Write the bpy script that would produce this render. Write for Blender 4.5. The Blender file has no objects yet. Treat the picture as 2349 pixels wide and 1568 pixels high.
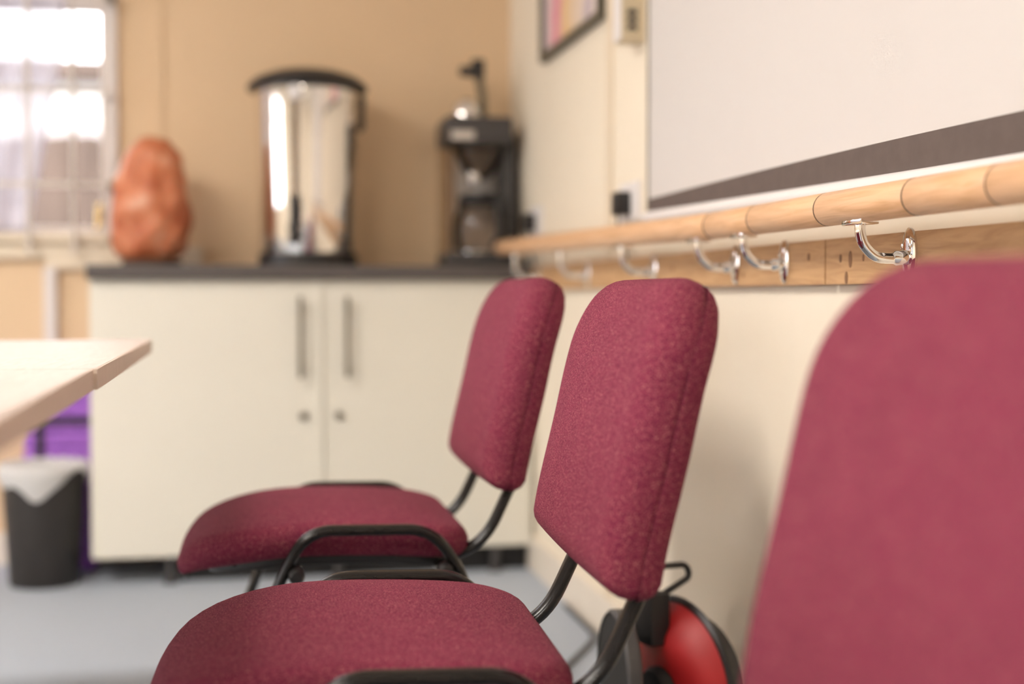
import bpy, bmesh, math, random
from mathutils import Vector, Matrix

S = bpy.context.scene
C = S.collection
PI = math.pi
random.seed(7)

# ------------------------------------------------------------------ camera
cam_d = bpy.data.cameras.new('camera')
cam = bpy.data.objects.new('camera', cam_d)
C.objects.link(cam)
cam.location = (0, 0, 0.816)
cam.rotation_euler = (math.radians(90 - 1.896), 0, math.radians(-11.0))
cam_d.lens = 50
cam_d.sensor_width = 36
cam_d.clip_start = 0.02
cam_d.dof.use_dof = True
cam_d.dof.focus_distance = 1.82
cam_d.dof.aperture_fstop = 1.75
cam_d.dof.aperture_blades = 0
S.camera = cam

# ------------------------------------------------------------------ world
w = bpy.data.worlds.new('world')
S.world = w
w.use_nodes = True
bg = w.node_tree.nodes['Background']
bg.inputs[0].default_value = (0.95, 0.95, 1.0, 1)
bg.inputs[1].default_value = 5.0

# ------------------------------------------------------------------ view
S.view_settings.view_transform = 'Standard'
S.view_settings.look = 'None'
S.view_settings.exposure = 0.70
S.view_settings.gamma = 1
S.view_settings.use_curve_mapping = False

CEIL_LIGHT = 46.0      # strength of the ceiling light diffusers (both alike)

# room planes (metres): right wall, back wall, left wall, front wall, ceiling
XR, YB, XL, YF, ZC = 0.868, 4.50, -3.60, -2.60, 2.45

# window daylight portals (guide the sky light through the openings)
def portal(name, loc, rot, sx, sy):
    l = bpy.data.lights.new(name, 'AREA')
    l.shape = 'RECTANGLE'; l.size = sx; l.size_y = sy
    l.cycles.is_portal = True
    o = bpy.data.objects.new(name, l); C.objects.link(o)
    o.location = loc; o.rotation_euler = rot
LW = [(-2.25, -0.15), (2.25, 3.85)]                      # left-wall windows, y ranges
LZ = (0.95, 2.10)
BW = (-1.55, -0.386, 1.0, 2.10)                         # back window x0,x1,z0,z1
for (a, b), nm in zip(LW, ('window_left_near_offscreen', 'window_left_far_offscreen')):
    portal(nm, (XL - 0.14, (a + b) / 2, sum(LZ) / 2), (0, -PI / 2, 0), LZ[1] - LZ[0], b - a)
portal('window_daylight', ((BW[0] + BW[1]) / 2, YB + 0.14, (BW[2] + BW[3]) / 2), (-PI / 2, 0, 0), BW[1] - BW[0], BW[3] - BW[2])

# ================================================================== helpers
def link_mesh(name, bm, mat, parent=None, smooth=False):
    me = bpy.data.meshes.new(name)
    bmesh.ops.recalc_face_normals(bm, faces=bm.faces[:])
    bm.to_mesh(me); bm.free()
    if smooth:
        for p in me.polygons: p.use_smooth = True
    if mat: me.materials.append(mat)
    o = bpy.data.objects.new(name, me); C.objects.link(o)
    if parent is not None: o.parent = parent
    return o

def auto_smooth(o, ang=40):
    me = o.data
    for p in me.polygons: p.use_smooth = True
    bm = bmesh.new(); bm.from_mesh(me)
    for e in bm.edges:
        if len(e.link_faces) == 2:
            e.smooth = e.calc_face_angle(0) < math.radians(ang)
    bm.to_mesh(me); bm.free()
    return o

def thing(name, label, cat, loc=(0, 0, 0), rotz=0.0, group=None):
    o = bpy.data.objects.new(name, None); C.objects.link(o)
    o.empty_display_size = 0.1
    o.location = loc; o.rotation_euler = (0, 0, rotz)
    return tag(o, label, cat, group)

def tag(o, label, cat, group=None):
    o['label'] = label; o['category'] = cat
    if group: o['group'] = group
    return o

def struct(o):
    o['kind'] = 'structure'; return o

def B(bm, x0, x1, y0, y1, z0, z1, bev=0.0, seg=2):
    m = Matrix.Translation(((x0 + x1) / 2, (y0 + y1) / 2, (z0 + z1) / 2)) @ Matrix.Diagonal((x1 - x0, y1 - y0, z1 - z0, 1))
    r = bmesh.ops.create_cube(bm, size=1, matrix=m)
    if bev > 0:
        es = set()
        for v in r['verts']:
            es.update(v.link_edges)
        bmesh.ops.bevel(bm, geom=list(es), offset=bev, segments=seg, affect='EDGES', profile=0.6)

def box(name, x0, x1, y0, y1, z0, z1, mat, parent=None, bev=0.0):
    bm = bmesh.new(); B(bm, x0, x1, y0, y1, z0, z1, bev)
    return link_mesh(name, bm, mat, parent)

def tube(bm, pts, a, b=None, n=14, ref=(0, 1, 0), caps=True):
    """sweep an ellipse along pts; b = half-width along ref, a = half-width across it"""
    b = a if b is None else b
    ref = Vector(ref)
    P = [Vector(p) for p in pts]
    rings = []
    for i, p in enumerate(P):
        t = (P[min(i + 1, len(P) - 1)] - P[max(i - 1, 0)]).normalized()
        r = ref - t * ref.dot(t)
        if r.length < 1e-4: r = Vector((1, 0, 0)) - t * t.x
        r.normalize(); s = t.cross(r)
        aa = a[i] if isinstance(a, (list, tuple)) else a
        bb = b[i] if isinstance(b, (list, tuple)) else b
        rings.append([bm.verts.new(p + s * aa * math.cos(2 * PI * k / n) + r * bb * math.sin(2 * PI * k / n)) for k in range(n)])
    for q in range(len(rings) - 1):
        for k in range(n):
            bm.faces.new((rings[q][k], rings[q][(k + 1) % n], rings[q + 1][(k + 1) % n], rings[q + 1][k]))
    if caps:
        bm.faces.new(rings[0]); bm.faces.new(rings[-1])

def smooth_path(pts, r=0.05, n=8):
    """round the corners of a polyline"""
    P = [Vector(p) for p in pts]
    out = [P[0]]
    for i in range(1, len(P) - 1):
        d0 = (P[i - 1] - P[i]); d1 = (P[i + 1] - P[i])
        rr = min(r, d0.length * 0.49, d1.length * 0.49)
        a = P[i] + d0.normalized() * rr; c = P[i] + d1.normalized() * rr
        for k in range(n + 1):
            t = k / n
            out.append(a * (1 - t) ** 2 + P[i] * 2 * t * (1 - t) + c * t * t)
    out.append(P[-1])
    return out

def lathe(bm, prof, n=40, centre=(0, 0, 0), axis='z', cap0=True, cap1=True):
    """revolve (r, h) profile"""
    c = Vector(centre); rings = []
    for r, h in prof:
        ring = []
        for k in range(n):
            t = 2 * PI * k / n
            if axis == 'z': v = Vector((r * math.cos(t), r * math.sin(t), h))
            elif axis == 'y': v = Vector((r * math.cos(t), h, r * math.sin(t)))
            else: v = Vector((h, r * math.cos(t), r * math.sin(t)))
            ring.append(bm.verts.new(c + v))
        rings.append(ring)
    for a in range(len(rings) - 1):
        for k in range(n):
            bm.faces.new((rings[a][k], rings[a][(k + 1) % n], rings[a + 1][(k + 1) % n], rings[a + 1][k]))
    if cap0: bm.faces.new(rings[0])
    if cap1: bm.faces.new(rings[-1])

def lathe_obj(name, prof, mat, parent=None, n=40, centre=(0, 0, 0), axis='z', ang=40, cap0=True, cap1=True):
    bm = bmesh.new(); lathe(bm, prof, n, centre, axis, cap0, cap1)
    return auto_smooth(link_mesh(name, bm, mat, parent), ang)

def tube_obj(name, pts, a, b=None, mat=None, parent=None, n=14, ref=(0, 1, 0)):
    bm = bmesh.new(); tube(bm, pts, a, b, n, ref)
    return auto_smooth(link_mesh(name, bm, mat, parent), 50)

def copy_tree(o, parent=None):
    c = o.copy(); C.objects.link(c); c.parent = parent
    for ch in list(o.children): copy_tree(ch, c)
    return c

# ================================================================== materials
def mat(name, col, rough=0.5, metal=0.0, var=0.0, scale=30, bump=0.0, bscale=200, sheen=0.0, coat=0.0, spec=0.5, stretch=(1, 1, 1), var_col=None, detail=4, sheen_tint=None):
    m = bpy.data.materials.new(name); m.use_nodes = True
    nt = m.node_tree; N = nt.nodes; L = nt.links
    p = N['Principled BSDF']
    p.inputs['Base Color'].default_value = (*col, 1)
    p.inputs['Roughness'].default_value = rough
    p.inputs['Metallic'].default_value = metal
    p.inputs['Specular IOR Level'].default_value = spec
    if sheen:
        p.inputs['Sheen Weight'].default_value = sheen
        p.inputs['Sheen Roughness'].default_value = 0.45
        if sheen_tint: p.inputs['Sheen Tint'].default_value = (*sheen_tint, 1)
    if coat:
        p.inputs['Coat Weight'].default_value = coat
        p.inputs['Coat Roughness'].default_value = 0.15
    tc = N.new('ShaderNodeTexCoord'); mp = N.new('ShaderNodeMapping')
    mp.inputs['Scale'].default_value = stretch
    L.new(tc.outputs['Object'], mp.inputs['Vector'])
    if var:
        nz = N.new('ShaderNodeTexNoise'); nz.inputs['Scale'].default_value = scale; nz.inputs['Detail'].default_value = detail
        cr = N.new('ShaderNodeValToRGB')
        c2 = var_col or tuple(max(0, c * (1 - var)) for c in col)
        cr.color_ramp.elements[0].position = 0.35; cr.color_ramp.elements[1].position = 0.65
        cr.color_ramp.elements[0].color = (*c2, 1); cr.color_ramp.elements[1].color = (*col, 1)
        L.new(mp.outputs[0], nz.inputs['Vector']); L.new(nz.outputs['Fac'], cr.inputs['Fac'])
        L.new(cr.outputs['Color'], p.inputs['Base Color'])
    if bump:
        nb = N.new('ShaderNodeTexNoise'); nb.inputs['Scale'].default_value = bscale; nb.inputs['Detail'].default_value = 3
        bp = N.new('ShaderNodeBump'); bp.inputs['Strength'].default_value = bump; bp.inputs['Distance'].default_value = 0.002
        L.new(mp.outputs[0], nb.inputs['Vector']); L.new(nb.outputs['Fac'], bp.inputs['Height'])
        L.new(bp.outputs['Normal'], p.inputs['Normal'])
    return m

M = {}
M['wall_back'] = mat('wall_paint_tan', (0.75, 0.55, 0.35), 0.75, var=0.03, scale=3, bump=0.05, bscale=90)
M['wall_right'] = mat('wall_paint_cream', (0.84, 0.75, 0.61), 0.7, var=0.03, scale=3, bump=0.05, bscale=90)
M['ceiling'] = mat('ceiling_white', (0.85, 0.80, 0.72), 0.8, var=0.02, scale=8)
M['trim'] = mat('trim_cream_gloss', (0.76, 0.65, 0.50), 0.45, var=0.02, scale=6)
M['skirting'] = mat('skirting_paint', (0.78, 0.70, 0.60), 0.5, var=0.03, scale=6)
M['carpet'] = mat('carpet_blue_grey', (0.46, 0.52, 0.61), 0.95, var=0.35, scale=260, bump=0.6, bscale=420, sheen=0.2)
M['cabinet'] = mat('cabinet_cream_laminate', (0.77, 0.735, 0.645), 0.45, var=0.015, scale=4)
M['worktop'] = mat('worktop_charcoal', (0.10, 0.085, 0.08), 0.45, var=0.25, scale=160)
M['plinth'] = mat('plinth_black', (0.012, 0.011, 0.011), 0.6, var=0.2, scale=40)
M['handle'] = mat('handle_bronze_grey', (0.16, 0.135, 0.095), 0.35, 0.8, var=0.1, scale=30)
M['chrome'] = mat('chrome', (0.86, 0.84, 0.82), 0.06, 1.0, var=0.02, scale=20)
M['steel'] = mat('polished_steel', (0.84, 0.80, 0.76), 0.07, 1.0, var=0.02, scale=8)
M['black_plastic'] = mat('black_plastic', (0.018, 0.016, 0.016), 0.4, var=0.2, scale=50)
M['grey_plastic'] = mat('dark_grey_plastic', (0.06, 0.055, 0.055), 0.45, var=0.2, scale=50)
M['black_metal'] = mat('black_enamel_tube', (0.012, 0.010, 0.009), 0.27, 0.0, var=0.2, scale=60, spec=0.32)
M['white_plastic'] = mat('white_plastic', (0.78, 0.75, 0.74), 0.4, var=0.02, scale=20)
M['cream_plastic'] = mat('cream_plastic', (0.62, 0.52, 0.36), 0.5, var=0.03, scale=20)
M['light_steel'] = mat('pale_painted_steel', (0.62, 0.56, 0.50), 0.4, var=0.04, scale=20)
M['red'] = mat('red_plastic', (0.46, 0.014, 0.016), 0.5, var=0.1, scale=12)
M['bin'] = mat('bin_black_plastic', (0.03, 0.026, 0.024), 0.5, var=0.15, scale=30, bump=0.1)
M['purple'] = mat('purple_fabric', (0.38, 0.14, 0.62), 0.85, var=0.2, scale=60, bump=0.4, bscale=300, sheen=0.2)
M['strap'] = mat('black_webbing', (0.03, 0.025, 0.03), 0.8, var=0.2, scale=200)
M['screen_white'] = mat('screen_white_fabric', (0.60, 0.565, 0.54), 0.85, var=0.01, scale=5, bump=0.04, bscale=600)
M['screen_border'] = mat('screen_border_fabric', (0.115, 0.085, 0.075), 0.8, var=0.12, scale=40, bump=0.2, bscale=900)
M['frame_dark'] = mat('picture_frame_dark', (0.09, 0.08, 0.055), 0.45, var=0.15, scale=40)
M['curtain_rod'] = mat('window_frame_paint', (0.72, 0.66, 0.63), 0.4, var=0.02, scale=10)
M['outside_white'] = mat('outside_render', (0.75, 0.72, 0.68), 0.9, var=0.04, scale=2)
M['outside_brown'] = mat('outside_brown_fence', (0.12, 0.082, 0.062), 0.9, var=0.3, scale=3)
M['outside_ground'] = mat('outside_ground', (0.08, 0.075, 0.07), 0.9, var=0.3, scale=2)
M['brass'] = mat('polished_brass', (0.90, 0.70, 0.35), 0.12, 1.0, var=0.03, scale=20)
M['plank_knot'] = mat('plank_knot_wood', (0.26, 0.13, 0.06), 0.6, var=0.3, scale=90)
M['knot'] = mat('dark_knot_wood', (0.10, 0.05, 0.025), 0.6, var=0.3, scale=90)

def emit(name, col, s):
    m = bpy.data.materials.new(name); m.use_nodes = True
    p = m.node_tree.nodes['Principled BSDF']
    p.inputs['Base Color'].default_value = (0.8, 0.8, 0.8, 1)
    p.inputs['Emission Color'].default_value = (*col, 1); p.inputs['Emission Strength'].default_value = s
    return m
M['diffuser'] = emit('light_diffuser', (1.0, 0.93, 0.85), CEIL_LIGHT)

def thin_glass(name, tint=(1, 1, 1), gloss=0.06):
    m = bpy.data.materials.new(name); m.use_nodes = True
    nt = m.node_tree; N = nt.nodes; L = nt.links
    N.remove(N['Principled BSDF'])
    t = N.new('ShaderNodeBsdfTransparent'); t.inputs[0].default_value = (*tint, 1)
    g = N.new('ShaderNodeBsdfGlossy'); g.inputs['Roughness'].default_value = 0.03
    fr = N.new('ShaderNodeFresnel'); fr.inputs['IOR'].default_value = 1.45
    mx = N.new('ShaderNodeMixShader')
    L.new(fr.outputs[0], mx.inputs[0]); L.new(t.outputs[0], mx.inputs[1]); L.new(g.outputs[0], mx.inputs[2])
    L.new(mx.outputs[0], N['Material Output'].inputs[0])
    return m
M['glass'] = thin_glass('window_glass')
M['smoked'] = thin_glass('clear_jug_glass', (0.88, 0.82, 0.76))

def translucent(name, col, transp=0.35, tr=0.4):
    m = bpy.data.materials.new(name); m.use_nodes = True
    nt = m.node_tree; N = nt.nodes; L = nt.links
    N.remove(N['Principled BSDF'])
    d = N.new('ShaderNodeBsdfDiffuse'); d.inputs[0].default_value = (*col, 1)
    t = N.new('ShaderNodeBsdfTranslucent'); t.inputs[0].default_value = (*col, 1)
    a = N.new('ShaderNodeBsdfTransparent')
    m1 = N.new('ShaderNodeMixShader'); m1.inputs[0].default_value = tr
    m2 = N.new('ShaderNodeMixShader'); m2.inputs[0].default_value = transp
    nz = N.new('ShaderNodeTexNoise'); nz.inputs['Scale'].default_value = 25
    mr = N.new('ShaderNodeMapRange'); mr.inputs[3].default_value = transp - 0.1; mr.inputs[4].default_value = transp + 0.1
    L.new(nz.outputs['Fac'], mr.inputs[0]); L.new(mr.outputs[0], m2.inputs[0])
    L.new(d.outputs[0], m1.inputs[1]); L.new(t.outputs[0], m1.inputs[2])
    L.new(m1.outputs[0], m2.inputs[1]); L.new(a.outputs[0], m2.inputs[2])
    L.new(m2.outputs[0], N['Material Output'].inputs[0])
    return m
M['net'] = translucent('net_curtain', (0.82, 0.80, 0.88), 0.50, 0.12)
M['liner'] = translucent('bin_liner_film', (0.94, 0.93, 0.92), 0.22, 0.3)

def fabric():
    m = bpy.data.materials.new('crimson_wool_fabric'); m.use_nodes = True
    nt = m.node_tree; N = nt.nodes; L = nt.links
    p = N['Principled BSDF']
    p.inputs['Roughness'].default_value = 0.9
    p.inputs['Specular IOR Level'].default_value = 0.15
    p.inputs['Sheen Weight'].default_value = 0.03
    p.inputs['Sheen Roughness'].default_value = 0.4
    p.inputs['Sheen Tint'].default_value = (1.0, 0.45, 0.55, 1)
    tc = N.new('ShaderNodeTexCoord')
    n1 = N.new('ShaderNodeTexNoise'); n1.inputs['Scale'].default_value = 900; n1.inputs['Detail'].default_value = 2
    n2 = N.new('ShaderNodeTexNoise'); n2.inputs['Scale'].default_value = 18; n2.inputs['Detail'].default_value = 3
    n3 = N.new('ShaderNodeTexNoise'); n3.inputs['Scale'].default_value = 480; n3.inputs['Detail'].default_value = 3
    for n in (n1, n2, n3): L.new(tc.outputs['Object'], n.inputs['Vector'])
    cr = N.new('ShaderNodeValToRGB')
    e = cr.color_ramp.elements
    e[0].position = 0.32; e[0].color = (0.100, 0.010, 0.030, 1)
    e[1].position = 0.50; e[1].color = (0.195, 0.022, 0.056, 1)
    x = cr.color_ramp.elements.new(0.62); x.color = (0.235, 0.040, 0.068, 1)
    x = cr.color_ramp.elements.new(0.76); x.color = (0.42, 0.19, 0.165, 1)
    mixf = N.new('ShaderNodeMath'); mixf.operation = 'MULTIPLY_ADD'
    mixf.inputs[1].default_value = 0.5
    L.new(n1.outputs['Fac'], mixf.inputs[0])
    half = N.new('ShaderNodeMath'); half.operation = 'MULTIPLY'; half.inputs[1].default_value = 0.5
    L.new(n3.outputs['Fac'], half.inputs[0]); L.new(half.outputs[0], mixf.inputs[2])
    st = N.new('ShaderNodeMapRange'); st.inputs[1].default_value = 0.25; st.inputs[2].default_value = 0.75
    L.new(mixf.outputs[0], st.inputs[0]); L.new(st.outputs[0], cr.inputs['Fac'])
    hs = N.new('ShaderNodeHueSaturation')
    mr = N.new('ShaderNodeMapRange'); mr.inputs[3].default_value = 0.9; mr.inputs[4].default_value = 1.1
    L.new(n2.outputs['Fac'], mr.inputs[0]); L.new(mr.outputs[0], hs.inputs['Value'])
    L.new(cr.outputs['Color'], hs.inputs['Color']); L.new(hs.outputs['Color'], p.inputs['Base Color'])
    bp = N.new('ShaderNodeBump'); bp.inputs['Strength'].default_value = 0.5; bp.inputs['Distance'].default_value = 0.0012
    L.new(mixf.outputs[0], bp.inputs['Height']); L.new(bp.outputs['Normal'], p.inputs['Normal'])
    return m
M['fabric'] = fabric()

def wood(name, c1, c2, scale, stretch, rough=0.45, dist=2.0, coat=0.0):
    m = bpy.data.materials.new(name); m.use_nodes = True
    nt = m.node_tree; N = nt.nodes; L = nt.links
    p = N['Principled BSDF']; p.inputs['Roughness'].default_value = rough
    p.inputs['Coat Weight'].default_value = coat
    tc = N.new('ShaderNodeTexCoord'); mp = N.new('ShaderNodeMapping'); mp.inputs['Scale'].default_value = stretch
    L.new(tc.outputs['Object'], mp.inputs['Vector'])
    nz = N.new('ShaderNodeTexNoise'); nz.inputs['Scale'].default_value = scale; nz.inputs['Detail'].default_value = 6; nz.inputs['Distortion'].default_value = dist
    cr = N.new('ShaderNodeValToRGB')
    cr.color_ramp.elements[0].position = 0.3; cr.color_ramp.elements[0].color = (*c2, 1)
    cr.color_ramp.elements[1].position = 0.62; cr.color_ramp.elements[1].color = (*c1, 1)
    L.new(mp.outputs[0], nz.inputs['Vector']); L.new(nz.outputs['Fac'], cr.inputs['Fac']); L.new(cr.outputs[0], p.inputs['Base Color'])
    bp = N.new('ShaderNodeBump'); bp.inputs['Strength'].default_value = 0.12; bp.inputs['Distance'].default_value = 0.001
    L.new(nz.outputs['Fac'], bp.inputs['Height']); L.new(bp.outputs[0], p.inputs['Normal'])
    return m
M['pine_rail'] = wood('round_pine', (0.76, 0.47, 0.27), (0.61, 0.35, 0.175), 6, (14, 0.9, 14), 0.4)
M['pine_plank'] = wood('planed_pine', (0.58, 0.35, 0.17), (0.44, 0.245, 0.11), 5, (10, 1.2, 12), 0.5)
M['table_top'] = wood('beech_laminate_top', (0.62, 0.52, 0.46), (0.56, 0.45, 0.39), 8, (18, 1.5, 10), 0.5, 1.0)
M['table_edge'] = wood('beech_edge_band', (0.74, 0.61, 0.50), (0.66, 0.53, 0.42), 14, (4, 14, 0.6), 0.5, 0.6)

def salt():
    m = bpy.data.materials.new('orange_salt_crystal'); m.use_nodes = True
    nt = m.node_tree; N = nt.nodes; L = nt.links
    p = N['Principled BSDF']; p.inputs['Roughness'].default_value = 0.55
    p.inputs['Subsurface Weight'].default_value = 0.35
    p.inputs['Subsurface Radius'].default_value = (0.05, 0.02, 0.01)
    p.inputs['Subsurface Scale'].default_value = 0.5
    tc = N.new('ShaderNodeTexCoord')
    nz = N.new('ShaderNodeTexNoise'); nz.inputs['Scale'].default_value = 11; nz.inputs['Detail'].default_value = 4
    cr = N.new('ShaderNodeValToRGB'); e = cr.color_ramp.elements
    e[0].position = 0.35; e[0].color = (0.40, 0.095, 0.032, 1)
    e[1].position = 0.58; e[1].color = (0.58, 0.205, 0.095, 1)
    x = e.new(0.72); x.color = (0.72, 0.42, 0.30, 1)
    L.new(tc.outputs['Object'], nz.inputs['Vector']); L.new(nz.outputs['Fac'], cr.inputs['Fac']); L.new(cr.outputs[0], p.inputs['Base Color'])
    return m
M['salt'] = salt()

def picture_print():
    m = bpy.data.materials.new('abstract_print'); m.use_nodes = True
    nt = m.node_tree; N = nt.nodes; L = nt.links
    p = N['Principled BSDF']; p.inputs['Roughness'].default_value = 0.25
    tc = N.new('ShaderNodeTexCoord'); sp = N.new('ShaderNodeSeparateXYZ')
    nz = N.new('ShaderNodeTexNoise'); nz.inputs['Scale'].default_value = 5
    L.new(tc.outputs['Generated'], sp.inputs[0]); L.new(tc.outputs['Generated'], nz.inputs['Vector'])
    ma = N.new('ShaderNodeMath'); ma.operation = 'MULTIPLY_ADD'; ma.inputs[1].default_value = 0.16
    L.new(nz.outputs['Fac'], ma.inputs[0]); L.new(sp.outputs['Y'], ma.inputs[2])
    cr = N.new('ShaderNodeValToRGB'); e = cr.color_ramp.elements
    e[0].position = 0.0; e[0].color = (0.75, 0.66, 0.62, 1)
    e[1].position = 1.0; e[1].color = (0.72, 0.60, 0.62, 1)
    for pos, c in ((0.22, (0.72, 0.62, 0.60)), (0.30, (0.45, 0.40, 0.52)), (0.40, (0.75, 0.65, 0.58)), (0.56, (0.76, 0.58, 0.40)),
                   (0.68, (0.80, 0.52, 0.25)), (0.76, (0.75, 0.45, 0.42)), (0.86, (0.76, 0.22, 0.36)), (0.95, (0.78, 0.50, 0.56))):
        q = e.new(pos); q.color = (*c, 1)
    L.new(ma.outputs[0], cr.inputs['Fac']); L.new(cr.outputs[0], p.inputs['Base Color'])
    return m
M['print'] = picture_print()

# ================================================================== the room
T = 0.12
struct(box('floor', XL - T, XR + T, YF - T, YB + T, -0.10, 0.0, M['carpet']))
struct(box('ceiling', XL - T, XR + T, YF - T, YB + T, ZC, ZC + 0.10, M['ceiling']))
struct(box('wall_right', XR, XR + T, YF - T, YB + T, 0, ZC, M['wall_right']))

def wall_with_holes(name, m, axis, lo, hi, p0, p1, holes):
    """wall running along axis from lo to hi with rectangular holes (a, b, z0, z1)"""
    bm = bmesh.new()
    def put(a, b, z0, z1):
        if b - a < 1e-4 or z1 - z0 < 1e-4: return
        if axis == 'x': B(bm, a, b, p0, p1, z0, z1)
        else: B(bm, p0, p1, a, b, z0, z1)
    cur = lo
    for a, b, z0, z1 in sorted(holes):
        put(cur, a, 0, ZC); put(a, b, 0, z0); put(a, b, z1, ZC); cur = b
    put(cur, hi, 0, ZC)
    return struct(link_mesh(name, bm, m))
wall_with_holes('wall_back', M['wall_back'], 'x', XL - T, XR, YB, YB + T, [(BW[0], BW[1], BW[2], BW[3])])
struct(box('wall_front', XL, XR, YF - T, YF, 0, ZC, M['wall_right']))
wall_with_holes('wall_left', M['wall_right'], 'y', YF - T, YB, XL - T, XL, [(a, b, LZ[0], LZ[1]) for a, b in LW])

# skirting boards
def skirting(name, pts):
    x0, x1, y0, y1 = pts
    bm = bmesh.new(); B(bm, x0, x1, y0, y1, 0, 0.10, 0.003)
    return struct(link_mesh(name, bm, M['skirting']))
skirting('baseboard_right', (XR - 0.015, XR, YF, YB))
skirting('baseboard_back', (XL, -0.62, YB - 0.015, YB))
skirting('baseboard_left', (XL, XL + 0.015, YF, YB - 0.015))

# panel cover strips and cable trunking
n_trim = [0]
def trim(x0, x1, y0, y1, z0, z1, m=None, bev=0.002):
    n_trim[0] += 1
    return struct(box('trim_%d' % n_trim[0], x0, x1, y0, y1, z0, z1, m or M['trim'], None, bev))
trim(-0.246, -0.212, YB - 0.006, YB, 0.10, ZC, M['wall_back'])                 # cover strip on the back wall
trim(XR - 0.006, XR, 3.225, 3.275, 0.10, ZC, M['trim'])                  # cover strip on the right wall
trim(XL, -0.56, YB - 0.03, YB, 0.925, 0.965, M['trim'])                        # dado trunking left of the drop
trim(-0.56, -0.10, YB - 0.03, YB, 0.895, 0.965, M['trim'])                     # dado trunking behind the cabinet
trim(-0.567, -0.53, YB - 0.032, YB, 0.10, 0.90, M['curtain_rod'])              # vertical drop
trim(BW[1] + 0.001, BW[1] + 0.038, YB - 0.02, YB, BW[2] - 0.03, ZC, M['curtain_rod'])   # right window architrave

# back window
def make_window(name, axis, a, b, z0, z1, p, inward, cols, transom):
    """frame bars in the wall opening; p = plane of the glass"""
    e = bpy.data.objects.new(name, None); C.objects.link(e); struct(e)
    f = 0.045
    def bar(nm, a0, a1, zz0, zz1, d=0.03, m=M['curtain_rod']):
        if axis == 'x': return box(nm, a0, a1, p - d, p + d, zz0, zz1, m, e, 0.003 if d > 0.01 else 0)
        return box(nm, p - d, p + d, a0, a1, zz0, zz1, m, e, 0.003 if d > 0.01 else 0)
    bar('window_frame', a, a + f, z0, z1); bar('window_frame', b - f * 0.35, b, z0, z1)
    bar('window_frame', a + f, b - f * 0.35, z0, z0 + f * 0.6); bar('window_frame', a + f, b - f * 0.35, z1 - f, z1)
    if transom: bar('transom', a + f, b - f * 0.35, transom, transom + 0.035)
    edges = [a + f] + [a + (b - a) * k / cols for k in range(1, cols)] + [b - f * 0.35]
    for k in range(1, cols): bar('mullion', edges[k] - 0.02, edges[k] + 0.02, z0 + f * 0.6, z1 - f, 0.028)
    for k in range(cols):
        g = bar('pane', edges[k] + 0.0, edges[k + 1] - 0.0, z0 + f * 0.6, z1 - f, 0.003, M['glass'])
    return e
W1 = make_window('window_1', 'x', BW[0], BW[1], BW[2], BW[3], YB + 0.07, -1, 2, 1.685)
box('window_sill', BW[0] - 0.02, BW[1] + 0.012, YB - 0.035, YB + 0.04, BW[2] - 0.028, BW[2] + 0.002, M['trim'], W1, 0.004)
# casement handle on the back window: base plate and turned lever
hb = box('handle_plate', -0.418, -0.398, YB + 0.028, YB + 0.041, 1.035, 1.095, M['brass'], W1, 0.003)
tube_obj('handle_lever', smooth_path([(-0.408, YB + 0.035, 1.075), (-0.408, YB - 0.005, 1.075), (-0.408, YB - 0.012, 1.02)], 0.015), 0.008, 0.008, M['brass'], W1)
for k, (a, b) in enumerate(LW):
    wi = make_window('window_%d' % (k + 2), 'y', a, b, LZ[0], LZ[1], XL - 0.06, 1, 2, 1.75)
    box('window_sill', XL - 0.03, XL + 0.06, a - 0.03, b + 0.03, LZ[0] - 0.03, LZ[0] + 0.002, M['trim'], wi, 0.004)


# outside, seen through the back window
og = box('outside_ground', -14, 10, YB + 0.4, 30, -0.35, -0.15, M['outside_ground']); struct(og)
t = thing('garden_fence', 'brown board fence standing outside the barred window', 'fence', (0, 9.2, -0.15))
for k in range(44):
    x = -7.0 + k * 0.205
    box('board', x, x + 0.225, -0.012 + 0.026 * (k % 2), 0.012 + 0.026 * (k % 2), 0.0, 1.93 + 0.012 * ((k * 7) % 3), M['outside_brown'], t)
for zz in (0.4, 1.6):
    box('rail', -7.0, 2.02, 0.038, 0.09, zz, zz + 0.09, M['outside_brown'], t)
t = thing('pale_outbuilding', 'pale rendered building standing beyond the fence outside', 'building', (-3.5, 15.0, -0.15))
box('wall', -3.2, 3.6, 0, 3.0, 0, 3.1, M['outside_white'], t)
box('roof', -3.5, 3.9, -0.3, 3.3, 3.1, 3.3, M['outside_brown'], t, 0.02)
for x in (-2.2, -0.4, 1.4):
    wq = box('window', x, x + 1.0, -0.04, 0.02, 1.9, 2.75, M['curtain_rod'], t)
    box('pane', x + 0.08, x + 0.92, -0.05, -0.04, 1.98, 2.67, M['glass'], wq)

# ================================================================== ceiling lights
def ceiling_light(x, y, lab, nm):
    t = thing(nm, lab, 'light', (x, y, ZC), 0, 'ceiling light panels')
    bm = bmesh.new()
    B(bm, -0.62, 0.62, -0.17, -0.15, -0.05, 0); B(bm, -0.62, 0.62, 0.15, 0.17, -0.05, 0)
    B(bm, -0.62, -0.60, -0.15, 0.15, -0.05, 0); B(bm, 0.60, 0.62, -0.15, 0.15, -0.05, 0)
    link_mesh('housing', bm, M['white_plastic'], t)
    box(nm.replace('light', 'diffuser'), -0.60, 0.60, -0.15, 0.15, -0.045, -0.035, M['diffuser'], t)
for x, y, l, nm in ((-1.70, 2.1, 'ceiling light panel over the far end of the tables', 'ceiling_light_far_offscreen'), (-1.55, -0.25, 'ceiling light panel over the near end of the room', 'ceiling_light_near_offscreen')):
    ceiling_light(x, y, l, nm)

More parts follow.
